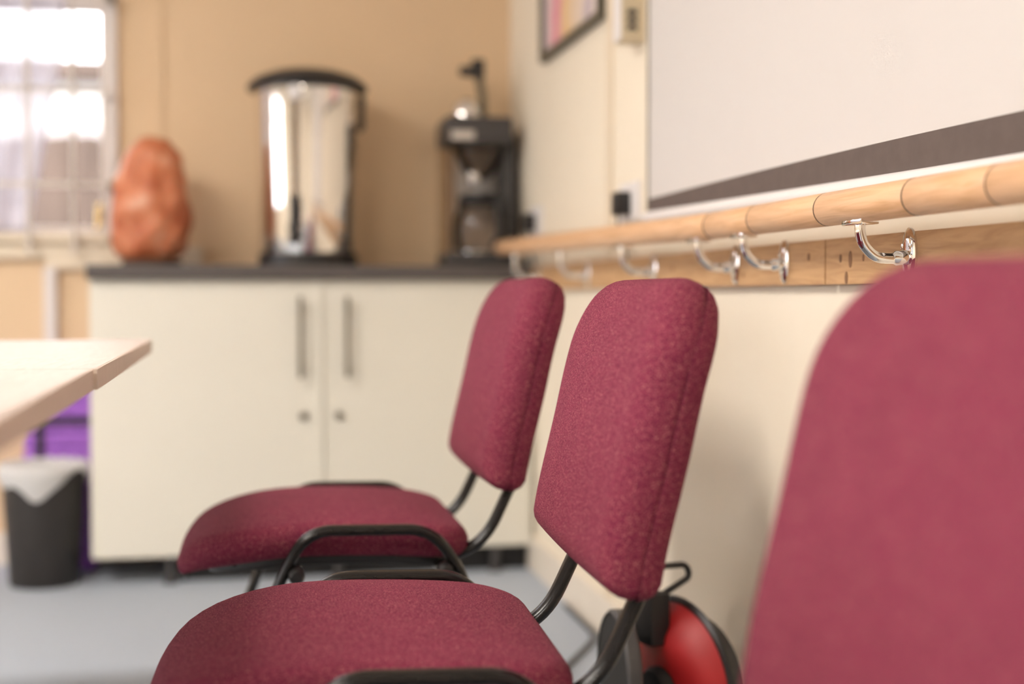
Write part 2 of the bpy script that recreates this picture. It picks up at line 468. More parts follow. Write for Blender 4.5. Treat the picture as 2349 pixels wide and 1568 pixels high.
# ================================================================== cabinet and worktop
cab = thing('storage_cabinet', 'low cream two-door cupboard with vertical bar handles under dark worktop', 'cabinet', (0, 4.1, 0))
bm = bmesh.new()
B(bm, -0.397, -0.379, 0.02, 0.39, 0.078, 0.859); B(bm, 0.845, 0.863, 0.02, 0.39, 0.078, 0.859)
B(bm, -0.379, 0.845, 0.02, 0.39, 0.078, 0.096); B(bm, -0.379, 0.845, 0.02, 0.39, 0.84, 0.859)
B(bm, -0.379, 0.845, 0.38, 0.39, 0.096, 0.84)
link_mesh('carcass', bm, M['cabinet'], cab)
for k, (x0, x1, hx, lx) in enumerate(((-0.398, 0.2425, 0.181, 0.190), (0.2465, 0.853, 0.3135, 0.292))):
    d = box('door', x0, x1, 0.0, 0.019, 0.078, 0.858, M['cabinet'], cab, 0.0015)
    bm = bmesh.new()
    tube(bm, [(hx, -0.03, 0.58), (hx, -0.03, 0.812)], 0.0065, n=12)
    for z in (0.61, 0.782): tube(bm, [(hx, 0.002, z), (hx, -0.03, z)], 0.0045, n=10, ref=(0, 0, 1))
    auto_smooth(link_mesh('handle', bm, M['handle'], d))
    lk = lathe_obj('lock', [(0.012, 0.001), (0.012, -0.008), (0.009, -0.011), (0.0, -0.011)], M['handle'], d, 20, (lx, 0, 0.469), 'y', cap1=False)
    if k == 0:
        box('closing_strip', 0.221, 0.2445, -0.006, 0.0, 0.078, 0.858, M['cabinet'], d, 0.001)
for x, y in ((-0.185, 0.02), (0.29, 0.02), (0.75, 0.02), (-0.185, 0.34), (0.75, 0.34)):
    lathe_obj('foot', [(0.020, 0.0), (0.022, 0.004), (0.014, 0.012), (0.013, 0.0785)], M['grey_plastic'], cab, 18, (x, y, 0))
box('plinth', -0.15, 0.86, 0.05, 0.066, 0.0, 0.0785, M['plinth'], cab)
wt = box('worktop', -0.405, XR - 0.0005, 4.075, 4.4995, 0.859, 0.900, M['worktop'], None, 0.004)
tag(wt, 'long dark charcoal worktop with urn and salt lamp standing on it', 'worktop')

# ================================================================== salt lamp
t = thing('salt_lamp', 'rough orange salt crystal lamp beside the barred window', 'lamp', (-0.238, 4.28, 0.900))
bm = bmesh.new()
bmesh.ops.create_icosphere(bm, subdivisions=5, radius=1)
SALT = [(0.0, 0.088), (0.03, 0.102), (0.09, 0.114), (0.16, 0.113), (0.22, 0.103), (0.28, 0.092), (0.33, 0.080), (0.38, 0.068)]
def interp_lin(tab, v):
    for (a, p), (b, q) in zip(tab[:-1], tab[1:]):
        if v <= b: return p + (q - p) * max(0.0, (v - a) / (b - a))
    return tab[-1][1]
from mathutils import noise
for v in bm.verts:
    d = v.co.normalized()
    zz = d.z
    h = 0.185
    z = h + zz * 0.19
    u = max(0.0, min(1.0, (z - 0.0) / 0.375))
    prof = interp_lin(SALT, z)
    rr = math.sqrt(max(0, 1 - min(1, abs(zz)) ** 7.0))
    q = Vector((d.x, d.y, z * 6))
    k = 1 + 0.13 * noise.noise(q * 1.3 + Vector((3, 1, 7))) + 0.10 * noise.noise(q * 2.7) + 0.04 * noise.noise(q * 6)
    v.co = Vector((d.x, d.y, 0)).normalized() * prof * rr * k if (abs(d.x) + abs(d.y)) > 1e-6 else Vector((0, 0, 0))
    v.co.x += 0.012 * (u - 0.4)
    v.co.z = max(0.012, z * (1 + 0.02 * noise.noise(d * 4)))
auto_smooth(link_mesh('crystal', bm, M['salt'], t), 60)
lathe_obj('base', [(0.082, 0.0), (0.085, 0.004), (0.085, 0.016), (0.07, 0.02)], M['knot'], t, 32)

# ================================================================== hot-water urn
URN = Vector((0.214, 4.28, 0.900))
t = thing('water_urn', 'polished steel hot-water urn with black lid on dark worktop', 'urn', URN)
lathe_obj('base_ring', [(0.142, 0.0), (0.146, 0.004), (0.146, 0.034), (0.138, 0.040)], M['black_plastic'], t, 64)
lathe_obj('body', [(0.138, 0.036), (0.140, 0.042), (0.143, 0.20), (0.150, 0.36), (0.1535, 0.515), (0.153, 0.52)], M['steel'], t, 96, ang=30)
lathe_obj('lid', [(0.150, 0.515), (0.174, 0.517), (0.178, 0.524), (0.176, 0.534), (0.150, 0.556), (0.10, 0.574), (0.04, 0.582), (0.0, 0.583)], M['black_plastic'], t, 80, cap1=False)
for s in (-1, 1):
    a = math.radians(-8 if s > 0 else 188)
    cx, cy = math.cos(a), math.sin(a)
    pts = smooth_path([(0.150 * cx, 0.150 * cy, 0.50), (0.163 * cx, 0.163 * cy, 0.498), (0.161 * cx, 0.161 * cy, 0.41), (0.147 * cx, 0.147 * cy, 0.405)], 0.008)
    if s > 0: tube_obj('side_handle', pts, 0.008, 0.014, M['black_plastic'], t, 12, (-cy, cx, 0))
ga = math.radians(-90 - 15)                      # water gauge and tap on the front
gx, gy = math.cos(ga), math.sin(ga)
def gp(r, z): return (r * gx, r * gy, z)
lathe_obj('gauge_tube', [(0.009, 0.19), (0.009, 0.47)], M['smoked'], t, 16, (0.166 * gx, 0.166 * gy, 0))
bm = bmesh.new()
for s in (-1, 1):
    tube(bm, [(0.160 * gx + s * 0.014 * -gy, 0.160 * gy + s * 0.014 * gx, 0.18), (0.168 * gx + s * 0.014 * -gy, 0.168 * gy + s * 0.014 * gx, 0.48)], 0.004, n=8)
auto_smooth(link_mesh('gauge_guard', bm, M['chrome'], t))
lathe_obj('gauge_cap', [(0.017, 0.475), (0.019, 0.48), (0.019, 0.508), (0.013, 0.514)], M['white_plastic'], t, 20, (0.164 * gx, 0.164 * gy, 0))
bm = bmesh.new()
tube(bm, [gp(0.135, 0.105), gp(0.205, 0.105)], 0.015, n=14, ref=(0, 0, 1))
tube(bm, [gp(0.195, 0.125), gp(0.195, 0.06)], 0.014, n=14)
tp = auto_smooth(link_mesh('tap', bm, M['black_plastic'], t))
bm = bmesh.new()
tube(bm, [gp(0.193, 0.12), gp(0.190, 0.20)], 0.013, 0.007, n=12, ref=(gx, gy, 0))
auto_smooth(link_mesh('tap_lever', bm, M['black_plastic'], tp))

# ================================================================== coffee maker in the corner
t = thing('coffee_maker', 'dark filter coffee maker with glass jug in the room corner', 'coffee maker', (0.735, 4.31, 0.900))
box('base', -0.112, 0.112, -0.095, 0.13, 0.0, 0.045, M['grey_plastic'], t, 0.010)
box('column', 0.072, 0.112, -0.02, 0.13, 0.04, 0.40, M['grey_plastic'], t, 0.008)
box('brightening_panel', -0.072, 0.074, 0.105, 0.128, 0.045, 0.372, M['white_plastic'], t, 0.004)  # pale panel added behind the jug to brighten the shaded interior
box('water_tank', -0.110, -0.07, 0.02, 0.13, 0.04, 0.375, M['smoked'], t, 0.006)
bm = bmesh.new()
B(bm, -0.114, 0.090, -0.095, 0.13, 0.37, 0.452, 0.014)
auto_smooth(link_mesh('brew_head', bm, M['grey_plastic'], t))
box('name_badge', -0.10, -0.03, -0.0985, -0.094, 0.380, 0.405, M['light_steel'], t, 0.001)
lathe_obj('filter_funnel', [(0.082, 0.375), (0.080, 0.36), (0.045, 0.285), (0.022, 0.268)], M['smoked'], t, 36, (0.0, 0.0, 0))
lathe_obj('funnel_nozzle', [(0.020, 0.285), (0.020, 0.255), (0.012, 0.245)], M['chrome'], t, 24, (-0.02, -0.02, 0))
jug = lathe_obj('jug', [(0.055, 0.046), (0.078, 0.058), (0.084, 0.10), (0.078, 0.15), (0.060, 0.195), (0.052, 0.205)], M['smoked'], t, 44, (0.0, -0.01, 0), cap1=False)
lathe_obj('jug_collar', [(0.063, 0.186), (0.066, 0.19), (0.066, 0.214), (0.05, 0.225), (0.0, 0.227)], M['black_plastic'], jug, 40, (0.0, -0.01, 0), cap1=False)
tube_obj('jug_handle', smooth_path([(0.02, -0.07, 0.205), (0.04, -0.105, 0.20), (0.04, -0.108, 0.09), (0.025, -0.09, 0.07)], 0.03), 0.008, 0.011, M['black_plastic'], jug)
lathe_obj('coffee_warmer', [(0.075, 0.042), (0.075, 0.048), (0.0, 0.049)], M['chrome'], t, 36, (0, -0.01, 0), cap1=False)
lathe_obj('lid_dome', [(0.045, 0.45), (0.045, 0.47), (0.035, 0.495), (0.018, 0.51), (0.0, 0.513)], M['chrome'], t, 32, (-0.045, -0.02, 0), cap1=False)
bm = bmesh.new()
tube(bm, smooth_path([(0.012, 0.0, 0.45), (0.012, 0.0, 0.52), (-0.004, 0.0, 0.60), (-0.004, 0.0, 0.615)], 0.03), 0.014, n=12)
lv = auto_smooth(link_mesh('lever', bm, M['handle'], t))
bm = bmesh.new()
B(bm, -0.060, 0.004, -0.016, 0.016, 0.582, 0.612, 0.006); B(bm, -0.024, 0.016, -0.018, 0.018, 0.576, 0.634, 0.007)
auto_smooth(link_mesh('lever_knob', bm, M['black_plastic'], lv))

# ================================================================== handrails, brackets, planks
RX = 0.778
def rail_z(y): return 0.930 + max(0.0, (y - 2.245)) * 0.0130
def bracket(parent, y, z):
    """curved chrome handrail bracket: oval wall plate, swan-neck arm, saddle under the rail"""
    px = XR - 0.020 - 0.0005                        # plank face
    zp = 0.868
    b = bpy.data.objects.new('bracket', None); C.objects.link(b); b.parent = parent; b.location = (0, 0, 0)
    n = 28; bm = bmesh.new()
    ring = []
    for dx, s in ((0.0005, 1.0), (-0.003, 1.0), (-0.0055, 0.84), (-0.0065, 0.5)):
        ring.append([bm.verts.new((px + dx, y + 0.019 * s * math.cos(2 * PI * k / n), zp + 0.034 * s * math.sin(2 * PI * k / n))) for k in range(n)])
    for a in range(3):
        for k in range(n): bm.faces.new((ring[a][k], ring[a][(k + 1) % n], ring[a + 1][(k + 1) % n], ring[a + 1][k]))
    bm.faces.new(ring[0]); bm.faces.new(ring[-1])
    auto_smooth(link_mesh('wall_plate', bm, M['chrome'], b), 50)
    zs = z - 0.0225
    bm = bmesh.new()
    pts = [(px - 0.002, y, zp - 0.004), (px - 0.03, y, zp - 0.006), (RX + 0.020, y, zp - 0.004), (RX + 0.004, y, zp + 0.012), (RX, y, zp + 0.028), (RX, y, zs)]
    sp = smooth_path(pts, 0.018, 6)
    rad = [0.0095 if i < 2 else 0.0065 + 0.0015 * abs(0.5 - i / len(sp)) for i in range(len(sp))]
    tube(bm, sp, rad, n=14)
    auto_smooth(link_mesh('arm', bm, M['chrome'], b), 60)
    bm = bmesh.new(); B(bm, RX - 0.012, RX + 0.012, y - 0.030, y + 0.030, zs - 0.003, zs + 0.004, 0.0015)
    auto_smooth(link_mesh('saddle', bm, M['chrome'], b), 40)
    for dy, dz in ((-0.011, 0.010), (0.011, 0.010), (0, -0.024)):
        lathe_obj('screw', [(0.0038, -0.003), (0.0036, -0.0068), (0.0, -0.0072)], M['chrome'], b, 10, (px, y + dy, zp + dz), 'x', cap1=False)

def rail_section(parent, y0, y1):
    bm = bmesh.new(); n = 28; R = 0.0225
    segs = max(2, int((y1 - y0) / 0.1)); rings = []
    ys = [y0, y0 + 0.0015] + [y0 + (y1 - y0) * k / segs for k in range(1, segs)] + [y1 - 0.0015, y1]
    for i, y in enumerate(ys):
        r = R - 0.0012 if i in (0, len(ys) - 1) else R
        rings.append([bm.verts.new((RX + r * math.cos(2 * PI * k / n), y, rail_z(y) + r * math.sin(2 * PI * k / n))) for k in range(n)])
    for a in range(len(rings) - 1):
        for k in range(n): bm.faces.new((rings[a][k], rings[a][(k + 1) % n], rings[a + 1][(k + 1) % n], rings[a + 1][k]))
    bm.faces.new(rings[0]); bm.faces.new(rings[-1])
    o = auto_smooth(link_mesh('rail_section', bm, M['pine_rail'], parent), 60)
    return o

def glue_line(parent, y):
    lathe_obj('glue_joint', [(0.0226, -0.0013), (0.0226, 0.0013)], M['knot'], parent, 28, (RX, y, rail_z(y)), 'y')

h1 = thing('handrail', 'round pine handrail whose end reaches over the dark worktop', 'handrail', (0, 0, 0))
rail_section(h1, 2.2465, 4.17)
for y in (2.334, 2.82, 3.38, 3.95): bracket(h1, y, rail_z(y))
h2 = thing('handrail', 'round pine handrail with dark joint rings below the white screen', 'handrail', (0, 0, 0))
ys = [-0.6, 0.35, 0.95, 1.345, 1.532, 1.787, 2.041, 2.2425]
for a, b in zip(ys[:-1], ys[1:]): rail_section(h2, a + 0.0004, b - 0.0004)
for y in ys[1:-1]: glue_line(h2, y)
glue_line(h2, 2.2445)
for y in (2.112, 1.69, 1.05, 0.3, -0.45): bracket(h2, y, rail_z(y))

for k, (y0, y1, lab) in enumerate(((1.9615, 4.06, 'long pine backing plank on the wall running back to the cabinet'), (-0.6, 1.9575, 'knotty pine backing plank on the wall behind the nearest chair'))):
    p = box('backing_plank', XR - 0.020, XR, y0, y1, 0.831, 0.897, M['pine_plank'], None, 0.0012)
    tag(p, lab, 'plank')
    for (y, z, ry, rz) in (((2.02, 0.873, 0.004, 0.006), (2.30, 0.85, 0.003, 0.004), (2.70, 0.868, 0.004, 0.005), (3.1, 0.86, 0.004, 0.006)) if k == 0 else
                           ((1.905, 0.868, 0.004, 0.006), (1.872, 0.866, 0.0055, 0.012), (1.83, 0.867, 0.003, 0.005), (1.885, 0.840, 0.005, 0.009), (1.40, 0.86, 0.004, 0.006))):
        n = 14; bm = bmesh.new()
        r0 = [bm.verts.new((XR - 0.0195, y + ry * math.cos(2 * PI * i / n), z + rz * math.sin(2 * PI * i / n))) for i in range(n)]
        r1 = [bm.verts.new((XR - 0.0206, y + ry * math.cos(2 * PI * i / n), z + rz * math.sin(2 * PI * i / n))) for i in range(n)]
        for i in range(n): bm.faces.new((r0[i], r0[(i + 1) % n], r1[(i + 1) % n], r1[i]))
        bm.faces.new(r0); bm.faces.new(r1)
        link_mesh('knot', bm, M['plank_knot'], p)

# ================================================================== projector screen on the right wall
t = thing('projector_screen', 'white pull-down projector screen with dark border above handrail', 'screen', (0, 0, 0))
SX = XR - 0.022
y0, y1 = 0.10, 2.858
def quad_strip(name, m, top, bot, n=24, th=0.0015):
    """thin sheet along y whose upper and lower edges follow top(y), bot(y)"""
    bm = bmesh.new(); A = []
    for k in range(n + 1):
        y = y0 + (y1 - y0) * k / n
        A.append([bm.verts.new((SX + dx, y, z)) for dx, z in ((0, bot(y)), (0, top(y)), (th, top(y)), (th, bot(y)))])
    for k in range(n):
        for q in range(4): bm.faces.new((A[k][q], A[k][(q + 1) % 4], A[k + 1][(q + 1) % 4], A[k + 1][q]))
    bm.faces.new(A[0]); bm.faces.new(A[-1])
    return link_mesh(name, bm, m, t)
def bot_edge(y): return 0.9885 - 0.0125 * (2.854 - y)
def band_top(y): return 1.0155 + 0.004 * math.sin(PI * max(0, min(1, (y - 1.2) / 1.65)))
quad_strip('screen_sheet', M['screen_white'], lambda y: 2.28, band_top)
quad_strip('bottom_border', M['screen_border'], band_top, bot_edge)
box('side_border', SX - 0.0008, SX + 0.003, y1 - 0.0, y1 + 0.014, 0.9885, 2.28, M['frame_dark'], t)
bm = bmesh.new()
tube(bm, [(SX - 0.001, y1 + 0.01, bot_edge(y1) - 0.012), (SX - 0.001, y0, bot_edge(y0) - 0.012)], 0.013, 0.013, n=16, ref=(0, 0, 1))
auto_smooth(link_mesh('bottom_bar', bm, M['white_plastic'], t))
box('roller_case', XR - 0.085, XR - 0.001, y0 - 0.05, y1 + 0.05, 2.27, 2.36, M['white_plastic'], t, 0.01)

# ================================================================== small wall fittings
t = thing('control_box', 'cream wall-mounted box with grey markings beside the screen', 'control box', (XR, 2.993, 1.36))
box('case', -0.052, 0.0, -0.028, 0.030, 0.0, 0.21, M['cream_plastic'], t, 0.004)
box('front_cover', -0.056, -0.052, -0.026, 0.030, 0.004, 0.206, M['white_plastic'], t, 0.001)
for k in range(3):
    z = 0.022 + k * 0.0165
    bm = bmesh.new()
    B(bm, -0.040, -0.034, -0.0292, -0.0278, z, z + 0.012); B(bm, -0.034, -0.026, -0.0292, -0.0278, z + 0.003, z + 0.0135); B(bm, -0.026, -0.018, -0.0292, -0.0278, z, z + 0.012)
    link_mesh('grey_mark', bm, M['grey_plastic'], t)

def socket(y, z, lab, plab):
    t = thing('wall_socket', lab, 'socket', (XR, y, z))
    box('face_plate', -0.010, 0.0, -0.075, 0.075, -0.043, 0.043, M['white_plastic'], t, 0.003)
    box('rocker_switch', -0.0125, -0.010, -0.012, 0.0, 0.020, 0.034, M['white_plastic'], t, 0.001)
    p = thing('power_plug', plab, 'plug', (XR - 0.010, y, z))
    bm = bmesh.new(); B(bm, -0.034, 0.0, -0.024, 0.026, -0.030, 0.022, 0.006)
    auto_smooth(link_mesh('plug_body', bm, M['black_plastic'], p))
    tube_obj('flex', smooth_path([(-0.022, 0.0, -0.024), (-0.024, 0.0, -0.055), (-0.004, -0.01, -0.115), (-0.004, -0.01, -0.2)], 0.03), 0.0035, None, M['black_plastic'], p, 8)
socket(3.06, 1.022, 'white wall socket beside the projector screen corner', 'black power plug in the socket beside the projector screen')
socket(4.07, 1.030, 'white wall socket above the rail end by the coffee maker', 'black power plug in the socket by the coffee maker')

t = thing('picture_frame', 'dark-framed pink and yellow abstract picture on the right wall', 'picture', (XR, 3.62, 1.469))
fy, fh, ft = 0.335, 0.50, 0.022
bm = bmesh.new()
B(bm, -0.022, 0, -fy, fy, 0, ft, 0.002); B(bm, -0.022, 0, -fy, fy, fh - ft, fh, 0.002)
B(bm, -0.022, 0, -fy, -fy + ft, ft, fh - ft, 0.002); B(bm, -0.022, 0, fy - ft, fy, ft, fh - ft, 0.002)
link_mesh('frame', bm, M['frame_dark'], t)
box('print', -0.010, -0.004, -fy + ft, fy - ft, ft, fh - ft, M['print'], t)

# ================================================================== security grille and curtain at the back window
t = thing('window_grille', 'pale steel security grille of thin bars across the window', 'grille', (0, 4.425, 0))
for x in (-1.38, -1.25, -1.12, -0.99, -0.86, -0.73, -0.600, -0.471):
    tube_obj('upright_bar', [(x, 0.0, 0.94), (x, 0.0, 2.14)], 0.0075, None, M['light_steel'], t, 10)
for z in (1.145, 1.425, 1.705, 1.985):
    box('cross_bar', -1.52, -0.362, 0.004, 0.012, z - 0.007, z + 0.007, M['light_steel'], t)
for z in (1.145, 1.705):
    box('fixing_lug', -0.372, -0.355, -0.006, 0.0735, z - 0.011, z + 0.011, M['handle'], t, 0.002)

def curtain(name, lab, x0, x1, zt, zb, y, lean, waves):
    bm = bmesh.new(); nx, nz = 70, 24; g = []
    for j in range(nz + 1):
        v = j / nz; row = []
        for i in range(nx + 1):
            u = i / nx
            x = x0 + (x1 - x0) * u + lean(u, v)
            row.append(bm.verts.new((x, y + 0.014 * math.sin(u * waves * 2 * PI) + 0.004 * math.sin(u * 9 + v * 4), zt + (zb - zt) * v + (0.012 * math.sin(u * 7) if j == nz else 0))))
        g.append(row)
    for j in range(nz):
        for i in range(nx): bm.faces.new((g[j][i], g[j][i + 1], g[j + 1][i + 1], g[j + 1][i]))
    o = link_mesh(name, bm, M['net'], None, True)
    sm = o.modifiers.new('thickness', 'SOLIDIFY'); sm.thickness = 0.0008
    return tag(o, lab, 'curtain')
curtain('net_curtain', 'sheer lavender-white net curtain swept to one side of the window', -1.50, -0.50, 2.08, 1.005, YB - 0.012 + 0.03, lambda u, v: -0.13 * u * max(0, v - 0.45) * 1.6, 11)

# ================================================================== tables
def table(name, lab, x0, x1, y0, y1, rz):
    t = thing(name, lab, 'table', ((x0 + x1) / 2, (y0 + y1) / 2, 0), rz)
    hx, hy = (x1 - x0) / 2, (y1 - y0) / 2
    top = box('table_top', -hx + 0.002, hx - 0.002, -hy + 0.002, hy - 0.002, 0.705, 0.730, M['table_top'], t, 0.0015)
    bm = bmesh.new()
    B(bm, hx - 0.002, hx, -hy, hy, 0.7052, 0.7295); B(bm, -hx, -hx + 0.002, -hy, hy, 0.7052, 0.7295)
    B(bm, -hx + 0.002, hx - 0.002, hy - 0.002, hy, 0.7052, 0.7295); B(bm, -hx + 0.002, hx - 0.002, -hy, -hy + 0.002, 0.7052, 0.7295)
    link_mesh('edge_band', bm, M['table_edge'], top)
    for s in (-1, 1):
        yy = s * (hy - 0.18)
        box('leg', -0.03, 0.03, yy - 0.03, yy + 0.03, 0.02, 0.672, M['light_steel'], t, 0.006)
        box('foot', -0.27, 0.27, yy - 0.03, yy + 0.03, 0.0, 0.035, M['light_steel'], t, 0.008)
        box('support_bar', -0.27, 0.27, yy - 0.025, yy + 0.025, 0.672, 0.7055, M['light_steel'], t, 0.004)
    box('stretcher', -0.015, 0.015, -hy + 0.18, hy - 0.18, 0.60, 0.64, M['light_steel'], t, 0.004)
table('meeting_table', 'beech-topped meeting table whose far end points at the cabinet', -0.905, -0.159, 1.7195, 2.832, 0.0)
table('meeting_table', 'beech-topped meeting table butted against the one near the cabinet', -0.913, -0.163, 0.30, 1.7135, 0.0)

# ================================================================== bin, liner, purple bag
t = thing('waste_bin', 'round black plastic waste bin with clear liner beside the cabinet', 'bin', (-0.535, 4.183, 0.0))
lathe_obj('bin_body', [(0.0, 0.004), (0.088, 0.004), (0.093, 0.0), (0.096, 0.006), (0.115, 0.315), (0.119, 0.318), (0.119, 0.328), (0.113, 0.328), (0.093, 0.012), (0.0, 0.012)], M['bin'], t, 56, cap0=False, cap1=False)
bm = bmesh.new(); n = 72; rings = []
def lip(th):      # how far the liner hangs down outside the rim
    f = (th + PI / 2 + PI) % (2 * PI) - PI          # 0 = towards the camera
    return 0.050 + 0.030 * math.exp(-((f + 0.05) / 0.30) ** 2) + 0.012 * math.sin(3 * th) + 0.018 * math.exp(-((f + 0.9) / 0.2) ** 2) - 0.030 * math.exp(-((f - 1.0) / 0.4) ** 2)
for q in range(9):
    ring = []
    for k in range(n):
        th = 2 * PI * k / n
        wr = 0.0025 * math.sin(17 * th) + 0.002 * math.sin(29 * th + 1)
        if q < 4: r, z = 0.098 + 0.0035 * q + wr * 0.6, 0.20 + 0.040 * q
        elif q == 4: r, z = 0.117 + wr * 0.3, 0.345 + wr
        elif q == 5: r, z = 0.1225 + wr * 0.3, 0.338 + wr
        else:
            f = (q - 5) / 3
            r, z = 0.1225 + 0.003 * math.sin(PI * f) + abs(wr) - 0.004 * f, 0.338 - lip(th) * f
        ring.append(bm.verts.new((r * math.cos(th), r * math.sin(th), z)))
    rings.append(ring)
for a in range(8):
    for k in range(n): bm.faces.new((rings[a][k], rings[a][(k + 1) % n], rings[a + 1][(k + 1) % n], rings[a + 1][k]))
link_mesh('liner', bm, M['liner'], t, True)

t = thing('mat_bag', 'purple padded mat bag with black straps standing behind the bin', 'bag', (-0.512, 4.395, 0.0))
bm = bmesh.new()
for k in range(13):
    z = 0.004 + k * 0.0455
    B(bm, -0.098, 0.104, -0.066 - 0.003 * (k % 2), 0.062, z, z + 0.0448, 0.012, 3)
auto_smooth(link_mesh('bag_body', bm, M['purple'], t), 60)
bm = bmesh.new()
B(bm, -0.1005, 0.1065, -0.0725, 0.065, 0.436, 0.456, 0.001); 
link_mesh('strap', bm, M['strap'], t)
bm = bmesh.new(); B(bm, -0.062, -0.040, -0.0725, 0.065, 0.0, 0.598, 0.001)
link_mesh('strap', bm, M['strap'], t)

# ================================================================== stacking chairs
def rr_outline(w, d0, d1, r0, r1, inset, nc=9, ne=12):
    """rounded rectangle in (u, v): u in [-w, w], v in [d0, d1]; r0 = corner radius at v=d0 side, r1 at v=d1 side"""
    W_, a, b = w - inset, d0 + inset, d1 - inset
    q0, q1 = max(r0 - inset, 0.004), max(r1 - inset, 0.004)
    lim = min(W_, (b - a) / 2) * 0.98
    q0, q1 = min(q0, lim), min(q1, lim)
    pts = []
    cs = [(W_ - q0, a + q0, q0, -PI / 2), (W_ - q1, b - q1, q1, 0), (-W_ + q1, b - q1, q1, PI / 2), (-W_ + q0, a + q0, q0, PI)]
    for i, (cx, cy, q, a0) in enumerate(cs):
        arc = [(cx + q * math.cos(a0 + PI / 2 * k / nc), cy + q * math.sin(a0 + PI / 2 * k / nc)) for k in range(nc + 1)]
        pts += arc
        nx = cs[(i + 1) % 4]; s = (nx[0] + nx[2] * math.cos(nx[3]), nx[1] + nx[2] * math.sin(nx[3]))
        e = arc[-1]
        for k in range(1, ne): pts.append((e[0] + (s[0] - e[0]) * k / ne, e[1] + (s[1] - e[1]) * k / ne))
    return pts

def pad(bm, w, d0, d1, r0, r1, th, er_f, er_b, warp, crown, seam=True):
    """cushion: front at depth 0, back at depth th; warp(u, v, depth) -> world-local point"""
    prof = []
    m = min(w, (d1 - d0) / 2)
    for f in (0.97, 0.82, 0.66, 0.5, 0.36, 0.24): prof.append((m * f, 0.0))
    for k in range(0, 7):
        a = PI / 2 * k / 6
        prof.append((er_f * (1 - math.sin(a)), er_f * (1 - math.cos(a))))
    if seam:
        mid = th * 0.60
        prof += [(0.0, mid - 0.004), (0.0028, mid), (0.0, mid + 0.004)]
    for k in range(0, 5):
        a = PI / 2 * k / 4
        prof.append((er_b * (1 - math.cos(a)), th - er_b * (1 - math.sin(a))))
    for f in (0.4, 0.7, 0.97): prof.append((m * f, th))
    rings = []
    for ins, dep in prof:
        ring = []
        for u, v in rr_outline(w, d0, d1, r0, r1, ins):
            vn = (v - (d0 + d1) / 2) / ((d1 - d0) / 2)
            c = crown * (1 - (u / w) ** 2) * (1 - vn ** 2) * max(0.0, 1 - dep / (th * 0.5))
            ring.append(bm.verts.new(warp(u, v, dep - c)))
        rings.append(ring)
    n = len(rings[0])
    for a in range(len(rings) - 1):
        for k in range(n): bm.faces.new((rings[a][k], rings[a][(k + 1) % n], rings[a + 1][(k + 1) % n], rings[a + 1][k]))
    bm.faces.new(rings[0]); bm.faces.new(rings[-1])

CX = 0.15      # local x of the chair origin inside the measured frame
def interp(tab, v):
    if v <= tab[0][0]:
        s = (tab[1][1] - tab[0][1]) / (tab[1][0] - tab[0][0]); return tab[0][1] + s * (v - tab[0][0])
    for i in range(len(tab) - 1):
        if v <= tab[i + 1][0]:
            # cubic hermite
            p0, p1 = tab[i], tab[i + 1]
            h = p1[0] - p0[0]; t = (v - p0[0]) / h
            m0 = (p1[1] - tab[i - 1][1]) / (p1[0] - tab[i - 1][0]) if i > 0 else (p1[1] - p0[1]) / h
            m1 = (tab[i + 2][1] - p0[1]) / (tab[i + 2][0] - p0[0]) if i + 2 < len(tab) else (p1[1] - p0[1]) / h
            return (2*t**3 - 3*t**2 + 1) * p0[1] + (t**3 - 2*t**2 + t) * h * m0 + (-2*t**3 + 3*t**2) * p1[1] + (t**3 - t**2) * h * m1
    s = (tab[-1][1] - tab[-2][1]) / (tab[-1][0] - tab[-2][0]); return tab[-1][1] + s * (v - tab[-1][0])

# heights of the seat surface along the depth, and forward position of the backrest face along its height
SEAT = [(-0.095, 0.398), (-0.06, 0.425), (0.0, 0.444), (0.08, 0.455), (0.20, 0.455), (0.30, 0.449), (0.372, 0.438)]
BACK = [(0.500, 0.379), (0.56, 0.390), (0.65, 0.412), (0.75, 0.435), (0.80, 0.454), (0.85, 0.482)]

